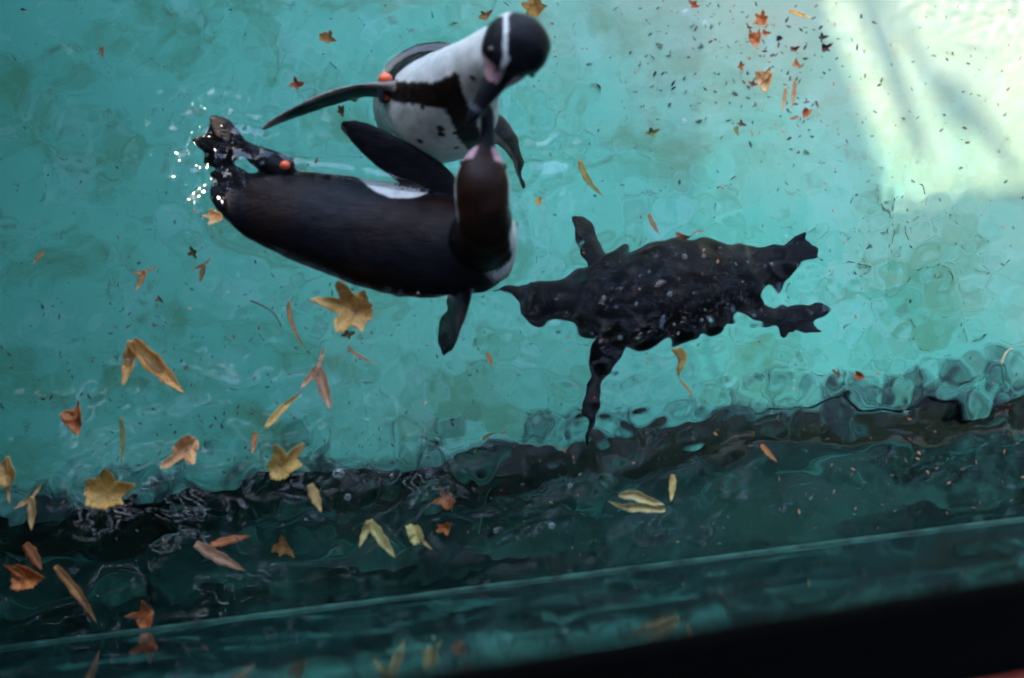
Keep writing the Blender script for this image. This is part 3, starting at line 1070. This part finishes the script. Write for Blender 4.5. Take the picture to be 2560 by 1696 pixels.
def add_leaf(i, spec):
    kind, px, py, ln, deg, w, col, dep, label = spec
    r = random.Random(900 + i)
    V, F, Rb = leaf_shape(kind, r, w)
    xs = [v[0] for v in V]
    ext = max(xs) - min(xs); mid = (max(xs) + min(xs)) / 2
    k = 1.0 / ext
    V = [((v[0] - mid) * k, v[1] * k, v[2] * k) for v in V]
    if dep == 's':
        pos = P(px, py, 0); base = h_at(pos)
        lift = .0015
        # keep the leaf resting on the ripple it lies on
        pos = P(px, py, base); pos.z = base + lift
        scale = ln / 1545.
    else:
        pos = PW(px, py, -dep)
        scale = ln / 1545. * (CAM_H + dep / 1.33) / CAM_H
    if kind in ('maple', 'tri', 'fold', 'chip', 'tail'):
        fa_, fs_ = r.uniform(-.5, .5), r.uniform(.35, .8)
        ca, sa = math.cos(fa_), math.sin(fa_)
        W2 = []
        for (x, y, z) in V:
            u, v_ = x * ca + y * sa, -x * sa + y * ca
            n_ = noise.noise((x * 5 + i, y * 5, 0)) * .05
            z += fs_ * abs(v_) * (.75 if v_ > 0 else .35) + n_
            v_ *= (1 - .45 * fs_) if v_ > 0 else (1 - .15 * fs_)
            u += .22 * v_ * v_ * 2 + n_
            W2.append((u * ca - v_ * sa, u * sa + v_ * ca, z))
        V = W2
    zs = sorted(v[2] for v in V)
    z0 = zs[len(zs) // 4]
    V = [(v[0], v[1], v[2] - z0) for v in V]
    name = {'twig': 'twig', 'pod': 'leaf', 'ring': 'leaf'}.get(kind, 'leaf')
    o = mesh_obj(name, V, F, LEAF)
    at = o.data.attributes.new('rib', 'FLOAT', 'POINT')
    at.data.foreach_set('value', np.array(Rb, dtype=np.float32))
    sd = o.modifiers.new('t', 'SOLIDIFY'); sd.thickness = .0006 / scale; sd.offset = 0
    o.location = pos
    o.scale = (scale,) * 3
    o.rotation_euler = (r.uniform(-.10, .10), r.uniform(-.10, .10), -rad(deg))
    o.color = (col[0] * .85, col[1] * .60, col[2] * .38, 1)
    tag(o, label, 'twig' if name == 'twig' else 'leaf', 'fallen leaves and twigs in the pool')


TAN, ORG, RUST, OLV, PGR = (.50, .33, .14), (.60, .21, .05), (.24, .06, .02), (.25, .23, .07), (.42, .50, .26)
YEL, MAU, BRN, CRM, GRN, DRK = (.66, .46, .12), (.40, .29, .25), (.17, .085, .035), (.66, .50, .30), (.13, .21, .04), (.015, .011, .012)
S = 's'
LEAVES = [
    ('tri', 820, 100, 50, 200, 0, TAN, .05, 'tan lobed leaf under the water above the outstretched banded flipper'),
    ('maple', 1335, 12, 80, 70, 0, (.60, .40, .10), .03, 'golden brown leaf at the top edge above the upright penguin'),
    ('chip', 1212, 40, 32, 10, 0, (.42, .27, .08), .06, 'small brown leaf scrap left of the upright penguin\'s crown'),
    ('chip', 855, 280, 34, 80, 0, (.24, .17, .05), S, 'small olive brown square leaf below the outstretched banded flipper'),
    ('chip', 886, 252, 18, 20, 0, OLV, S, 'tiny olive leaf scrap just under the banded flipper'),
    ('chip', 742, 212, 40, 30, .2, RUST, S, 'rusty brown leaf scrap above the tip of the banded flipper'),
    ('crescent', 252, 130, 30, 110, .4, BRN, S, 'dark brown curled leaf alone in the top left corner'),
    ('maple', 1903, 48, 44, 40, 0, ORG, S, 'orange star shaped leaf at the top of the debris cluster'),
    ('fold', 1888, 98, 44, 80, 0, ORG, S, 'rounded orange leaf beside the black seed'),
    ('chip', 1916, 84, 24, 10, 0, (.62, .27, .10), S, 'small orange leaf chip touching the rounded orange leaf'),
    ('fold', 1909, 202, 66, 85, 0, CRM, S, 'pale cream oval leaf in the middle of the debris cluster'),
    ('chip', 1992, 162, 28, 60, 0, ORG, S, 'small bright orange leaf right of the cream oval leaf'),
    ('fold', 2015, 284, 32, 120, 0, (.50, .15, .04), S, 'red orange leaf at the lower end of the debris cluster'),
    ('lance', 2000, 35, 58, 14, .18, YEL, S, 'slim yellow leaf lying level at the top of the debris cluster'),
    ('lance', 1962, 252, 62, 94, .16, TAN, S, 'left of two upright slim tan leaves below the cream oval leaf'),
    ('lance', 1986, 238, 72, 92, .14, (.52, .26, .10), S, 'right of two upright slim leaves, orange tan, below the cream leaf'),
    ('fold', 1947, 97, 20, 0, 0, DRK, S, 'round black seed right of the rounded orange leaf'),
    ('chip', 2063, 121, 26, 10, 0, (.10, .03, .015), S, 'dark red leaf scrap at the edge of the sunlit patch'),
    ('chip', 2056, 94, 20, 40, 0, DRK, S, 'black scrap just above the dark red leaf scrap by the sunlit patch'),
    ('chip', 1985, 124, 24, 0, 0, (.22, .07, .02), S, 'flat reddish brown scrap between black seed and dark red scrap'),
    ('chip', 1852, 168, 26, 100, 0, (.45, .15, .05), S, 'small rust leaf scrap up left of the cream oval leaf'),
    ('chip', 1880, 210, 20, 60, 0, RUST, S, 'tiny red scrap touching the left side of the cream leaf'),
    ('lance', 1984, 297, 26, 155, .3, (.55, .22, .12), S, 'tiny pinkish slim leaf left of the red orange leaf'),
    ('chip', 1733, 12, 28, 70, 0, (.48, .14, .05), S, 'small red orange leaf at the top edge left of the debris cluster'),
    ('chip', 1629, 333, 36, 5, 0, GRN, S, 'small dark green leaf scrap right of the upright penguin'),
    ('lance', 1840, 330, 26, 75, .35, (.22, .30, .05), S, 'tiny green leaf between the debris cluster and the swimming penguin'),
    ('chip', 1854, 310, 22, 60, 0, BRN, S, 'tiny brown curled scrap above the tiny green leaf'),
    ('crescent', 1458, 452, 105, 80, .16, (.32, .34, .07), S, 'long olive green crescent leaf between the upright and the swimming penguin'),
    ('chip', 1348, 505, 24, 80, 0, (.68, .46, .06), S, 'tiny bright yellow leaf right of the floating penguin\'s head'),
    ('strip', 1726, 590, 74, -8, .2, RUST, S, 'rust brown shredded leaf floating above the swimming penguin\'s back'),
    ('lance', 1632, 562, 60, 70, .2, (.58, .36, .26), .04, 'faint pinkish slim leaf under water above the swimming penguin'),
    ('tri', 533, 541, 52, 5, 0, CRM, S, 'pale cream leaf beside the floating penguin\'s tail'),
    ('lance', 97, 645, 42, 130, .25, (.42, .26, .10), S, 'small slim tan leaf near the left edge, level with the floating penguin'),
    ('why', 357, 692, 80, 125, 0, (.48, .24, .09), S, 'orange brown ragged leaf left of the floating penguin\'s rump'),
    ('chip', 482, 632, 40, 80, 0, (.15, .18, .06), .08, 'dull olive leaf under water below the floating penguin\'s tail'),
    ('why', 506, 674, 70, 110, 0, (.40, .24, .09), .03, 'brown curled leaf with a stem, just below the dull olive leaf'),
    ('chip', 401, 749, 26, 50, 0, (.07, .02, .015), S, 'dark maroon scrap below the orange brown ragged leaf'),
    ('maple', 862, 768, 185, 8, 0, (.50, .38, .15), S, 'large tan star shaped leaf below the floating penguin\'s belly'),
    ('crescent', 718, 812, 120, 95, .10, (.30, .17, .06), S, 'curved brown stem like leaf left of the large tan leaf'),
    ('twig', 655, 792, 100, 55, .022, (.06, .045, .05), S, 'thin dark curved twig left of the brown stem like leaf'),
    ('chip', 870, 836, 38, 5, 0, (.36, .24, .07), .03, 'small ochre leaf scrap under the large tan leaf'),
    ('why', 800, 948, 165, 82, 0, MAU, S, 'grey brown ragged leaf standing upright below the large tan leaf'),
    ('vee', 372, 930, 185, 62, 0, (.60, .36, .11), S, 'orange and tan V shaped leaf in open water at left'),
    ('fold', 190, 1050, 82, 70, 0, (.58, .22, .08), S, 'folded orange leaf near the left edge below the V shaped leaf'),
    ('tri', 455, 1135, 112, -55, 0, (.55, .37, .22), S, 'pale pinkish tan lobed leaf at the edge of the dark band'),
    ('tri', 720, 1155, 118, 130, 0, (.44, .38, .15), S, 'olive tan pointed leaf at the edge of the dark band'),
    ('lance', 703, 1020, 125, -54, .15, (.52, .43, .14), S, 'long slim yellow leaf slanting above the olive tan pointed leaf'),
    ('lance', 310, 1102, 118, 84, .10, (.20, .26, .08), S, 'thin upright green leaf left of the pale pinkish tan leaf'),
    ('lance', 635, 1108, 58, 98, .25, (.45, .22, .10), S, 'small upright orange brown leaf left of the long slim yellow leaf'),
    ('tri', 280, 1228, 140, 160, 0, (.46, .34, .10), S, 'olive and orange leaf lying flat on the left part of the dark band'),
    ('tail', 18, 1200, 120, 95, 0, (.70, .50, .22), S, 'pale yellow leaf cut by the left edge of the picture'),
    ('why', 78, 1265, 120, 100, 0, CRM, S, 'cream Y shaped leaf near the left edge below the pale yellow leaf'),
    ('lance', 88, 1390, 78, 50, .38, (.36, .13, .05), S, 'rust brown pointed leaf above the bright orange leaf at lower left'),
    ('fold', 65, 1442, 95, 0, 0, (.62, .24, .07), S, 'bright orange leaf in the lower left corner'),
    ('lance', 198, 1480, 175, 48, .13, (.42, .22, .09), S, 'long brown slim leaf slanting down to the wall at lower left'),
    ('tri', 365, 1534, 80, 90, 0, (.52, .20, .08), S, 'orange brown leaf touching the wall and mirrored in it'),
    ('lance', 550, 1396, 140, 32, .22, MAU, S, 'mauve grey slim leaf slanting in the dark band'),
    ('lance', 578, 1350, 100, -14, .2, (.45, .17, .07), S, 'red orange slim leaf above the mauve grey leaf'),
    ('chip', 712, 1366, 66, 60, 0, (.36, .21, .07), .05, 'dim orange olive leaf under water in the dark band'),
    ('lance', 790, 1246, 76, 68, .34, (.48, .43, .22), S, 'short olive cream leaf below the olive tan pointed leaf'),
    ('vee', 940, 1352, 112, 72, 0, PGR, S, 'pale green two pointed leaf in the dark band'),
    ('tail', 1048, 1345, 92, 42, 0, PGR, S, 'pale green leaf with a thin tail, right of the two pointed one'),
    ('maple', 1115, 1248, 66, 60, 0, (.48, .19, .06), .06, 'dim orange star shaped leaf under water in the dark band'),
    ('chip', 1110, 1320, 42, 0, 0, (.52, .19, .06), .06, 'small dim orange leaf just below the dim star shaped leaf'),
    ('pod', 1605, 1240, 115, 4, .22, (.52, .60, .40), S, 'upper of two pale green curled leaves under the swimming penguin'),
    ('pod', 1592, 1276, 140, 176, .16, (.50, .58, .36), S, 'lower of two pale green curled leaves, with brown specks'),
    ('lance', 1683, 1220, 66, 86, .26, (.58, .58, .28), S, 'small upright pale yellow leaf beside the two curled green leaves'),
    ('strip', 1700, 935, 130, 82, .22, (.64, .50, .16), .02, 'yellow twisted leaf hanging below the swimming penguin\'s belly'),
    ('lance', 1920, 1135, 58, 52, .22, (.58, .30, .12), S, 'small orange slim leaf right of centre above the dark band'),
    ('fold', 2147, 940, 34, 20, 0, (.40, .13, .04), S, 'rust coloured leaf scrap in open water at right'),
    ('ring', 2088, 936, 28, 60, 0, (.16, .06, .03), S, 'brown ring shaped leaf scrap left of the rust scrap'),
    ('twig', 2520, 896, 48, -40, .05, (.62, .66, .56), S, 'pale crooked twig near the right edge'),
    ('strip', 1240, 1080, 85, -20, .2, (.50, .52, .22), .25, 'faint pale yellow leaf deep under water above the dark band'),
    ('lance', 1226, 898, 36, 65, .3, (.50, .24, .10), S, 'tiny orange slim leaf below the floating penguin\'s flipper'),
    ('crescent', 893, 898, 80, 55, .10, (.45, .22, .16), S, 'thin reddish curved leaf right of the grey brown leaf'),
    ('chip', 2512, 1020, 52, 10, 0, (.05, .04, .03), .2, 'dark brown leaf under water near the right edge'),
    ('lance', 1842, 1098, 92, -2, .26, (.03, .055, .025), .5, 'dark green leaf lying deep under water right of centre'),
    ('lance', 2042, 262, 20, 70, .3, BRN, S, 'tiny brown leaf at the lower left corner of the sunlit patch'),
]
for i, sp_ in enumerate(LEAVES):
    add_leaf(i, sp_)


# ------------------------------------------------------------------ fine debris, too small to count
def flecks(name, seed, spots, mat, deep):
    r = random.Random(seed)
    V, F = [], []
    mi = []
    for (px, py, sx, sy, n_, smin, smax, cols) in spots:
        for _ in range(n_):
            x, y = r.gauss(px, sx), r.gauss(py, sy)
            if sx > 400:
                x, y = r.uniform(px - sx, px + sx), r.uniform(py - sy, py + sy)
            if deep:
                c = PW(x, y, -DEPTH + .004)
            else:
                c = P(x, y, 0); c.z = h_at(c) + .0012
            if (c.x - WA.x) * WN.x + (c.y - WA.y) * WN.y < .012:
                continue
            L_ = r.uniform(smin, smax) ** 1 / 1545. * (1.3 if deep else 1)
            W_ = L_ * r.uniform(.14, .5)
            a = r.uniform(0, 6.283)
            k = r.choice((5, 6, 7)); o = len(V)
            for q in range(k):
                th = 2 * math.pi * q / k
                rr = r.uniform(.6, 1.15)
                u, v = L_ * .5 * rr * math.cos(th), W_ * .5 * rr * math.sin(th)
                V.append((c.x + u * math.cos(a) - v * math.sin(a), c.y + u * math.sin(a) + v * math.cos(a), c.z + r.uniform(0, .0012)))
            V.append((c.x, c.y, c.z + .0012))
            F += [(o + q, o + (q + 1) % k, o + k) for q in range(k)]
            mi += [r.choice(cols)] * k
    ob = mesh_obj(name, V, F, None, None, smooth=False)
    for m_ in mat:
        ob.data.materials.append(m_)
    ob.data.polygons.foreach_set('material_index', mi)
    return ob


FM = [plain('fleck_black', (.012, .012, .014), .6), plain('fleck_brown', (.10, .04, .02), .6), plain('fleck_orange', (.42, .16, .05), .6),
      plain('fleck_green', (.07, .12, .05), .6)]
fd = flecks('floating_debris', 5, [
    (1280, 700, 1280, 700, 430, 5, 14, (0, 0, 1, 1, 2, 3)), (1930, 170, 110, 120, 150, 6, 20, (1, 1, 2, 0)), (1760, 40, 120, 60, 40, 5, 14, (1, 2)),
    (2300, 200, 200, 160, 60, 6, 18, (0, 0, 1)), (450, 900, 380, 230, 220, 6, 18, (0, 0, 0, 1, 1)), (650, 1110, 260, 50, 70, 6, 18, (0, 0, 3)),
    (2200, 1150, 260, 150, 90, 6, 15, (0, 1, 1, 2)), (1500, 1000, 300, 150, 60, 5, 13, (0, 1, 2)), (1250, 300, 200, 180, 40, 5, 12, (0, 3))],
    FM, False)
tag(fd, 'tiny dark and rusty plant specks scattered over the water', 'debris', kind='stuff')
sd_ = flecks('sunken_debris', 6, [(1280, 600, 1400, 800, 260, 5, 15, (0, 3, 3, 1)), (2250, 640, 180, 120, 110, 6, 22, (3, 3, 0)), (1720, 180, 160, 110, 60, 6, 22, (3, 3, 0)),
                                  (1200, 150, 200, 120, 40, 6, 18, (3, 3))], FM, True)
tag(sd_, 'dull green and black specks lying on the pool floor', 'debris', kind='stuff')


# ------------------------------------------------------------------ bubbles and splash drops
def bubble_material():
    m, nt, b = new_mat('bubble_film')
    out = nt.nodes['Material Output']
    lw = node(nt, 'ShaderNodeLayerWeight'); lw.inputs['Blend'].default_value = 0.35
    tr = node(nt, 'ShaderNodeBsdfTransparent')
    gl = node(nt, 'ShaderNodeBsdfGlossy'); gl.inputs['Roughness'].default_value = 0.05
    gl.inputs['Color'].default_value = (.9, .95, .95, 1)
    mx = node(nt, 'ShaderNodeMixShader')
    df = node(nt, 'ShaderNodeBsdfDiffuse'); df.inputs['Color'].default_value = (.75, .85, .83, 1)
    m2 = node(nt, 'ShaderNodeMixShader'); m2.inputs[0].default_value = 0.5
    nt.links.new(gl.outputs[0], m2.inputs[1]); nt.links.new(df.outputs[0], m2.inputs[2])
    fa = node(nt, 'ShaderNodeMath', operation='MULTIPLY_ADD'); nt.links.new(lw.outputs['Facing'], fa.inputs[0]); fa.inputs[1].default_value = .5; fa.inputs[2].default_value = .03
    nt.links.new(fa.outputs[0], mx.inputs[0])
    nt.links.new(tr.outputs[0], mx.inputs[1]); nt.links.new(m2.outputs[0], mx.inputs[2])
    nt.links.new(mx.outputs[0], out.inputs['Surface'])
    nt.nodes.remove(b)
    return m


BUB = bubble_material()
bm = bmesh.new(); bmesh.ops.create_icosphere(bm, subdivisions=3, radius=1.0)
bub_mesh = bpy.data.meshes.new('air_bubble'); bm.to_mesh(bub_mesh); bm.free()
bub_mesh.polygons.foreach_set('use_smooth', [True] * len(bub_mesh.polygons)); bub_mesh.materials.append(BUB)
rb_ = random.Random(77)
BUBS = [(1675, 735, 11), (1735, 733, 8), (1590, 760, 13), (1510, 745, 12), (1480, 835, 9), (1550, 845, 13), (1695, 835, 11), (1885, 790, 13), (2040, 728, 9),
        (2075, 776, 13), (2030, 783, 6), (1855, 705, 6), (1910, 715, 7), (1623, 680, 10), (1712, 642, 15), (1690, 635, 9), (1760, 640, 7), (1800, 620, 6), (1570, 655, 7),
        (1965, 590, 14), (1930, 660, 8), (1820, 760, 5), (1660, 790, 5), (1755, 800, 6), (1600, 690, 5), (1640, 640, 6), (1530, 720, 6), (1840, 660, 8), (1870, 655, 6)]
for (bx_, by_, br) in BUBS:
    o = bpy.data.objects.new('air_bubble', bub_mesh); COL.objects.link(o)
    c = P(bx_, by_); o.location = (c.x, c.y, h_at(c) + .0005)
    br *= rb_.uniform(.5, 1.15)
    o.scale = (br / 1545. * .55, br / 1545. * .5, br / 1545. * .4); o.rotation_euler = (0, 0, rb_.uniform(0, 3))
    tag(o, 'tiny clear air bubble over the swimming penguin', 'bubble', 'bubbles over the swimming penguin')
BUB2 = [(847, 1185, 28, 'large clear bubble on the upper edge of the dark band, below the grey brown leaf'),
        (1425, 1215, 12, 'small bubble left of the two pale green curled leaves'),
        (1380, 1315, 15, 'clear bubble in the dark band below the two pale green curled leaves'),
        (1240, 1327, 13, 'bubble in the dark band right of the small dim orange leaf'),
        (870, 1243, 17, 'bubble in the dark band above the pale green two pointed leaf'),
        (2265, 1032, 12, 'lone bubble in open water at right above the dark band'),
        (28, 1100, 10, 'tiny bubble at the left edge above the pale yellow leaf'),
        (1710, 305, 16, 'lone bubble left of the tiny green leaf near the debris cluster'),
        (1715, 30, 14, 'left of two bubbles at the top edge beside the debris cluster'),
        (1762, 58, 14, 'right of two bubbles at the top edge beside the debris cluster')]
for (bx_, by_, br, lb_) in BUB2:
    o = bpy.data.objects.new('air_bubble', bub_mesh); COL.objects.link(o)
    c = P(bx_, by_); o.location = (c.x, c.y, h_at(c) + .0005)
    o.scale = (br / 1545. * .5, br / 1545. * .48, br / 1545. * .35)
    tag(o, lb_, 'bubble', 'bubbles scattered on open water')

# drops thrown up by the paddling feet
rd = random.Random(12)
V, F = [], []
for _ in range(70):
    x, y = rd.gauss(560, 85), rd.gauss(430, 75)
    c = P(x, y, 0); c.z = h_at(c) + .001 + abs(rd.gauss(0, .006))
    r_ = rd.uniform(.0008, .0026)
    o = len(V)
    for a in range(5):
        ph = math.pi * a / 4
        for k in range(8):
            t_ = 2 * math.pi * k / 8
            V.append((c.x + r_ * math.sin(ph) * math.cos(t_), c.y + r_ * math.sin(ph) * math.sin(t_), c.z + r_ * math.cos(ph)))
    for a in range(4):
        for k in range(8):
            F.append((o + a * 8 + k, o + (a + 1) * 8 + k, o + (a + 1) * 8 + (k + 1) % 8, o + a * 8 + (k + 1) % 8))
dm, dnt, db = new_mat('water_drop')
db.inputs['Base Color'].default_value = (.95, 1, 1, 1); db.inputs['Roughness'].default_value = .05
db.inputs['IOR'].default_value = 1.33; db.inputs['Transmission Weight'].default_value = 1
tag(mesh_obj('splash_drops', V, F, dm), 'sparkling drops splashed up by the paddling feet', 'water drops', kind='stuff')
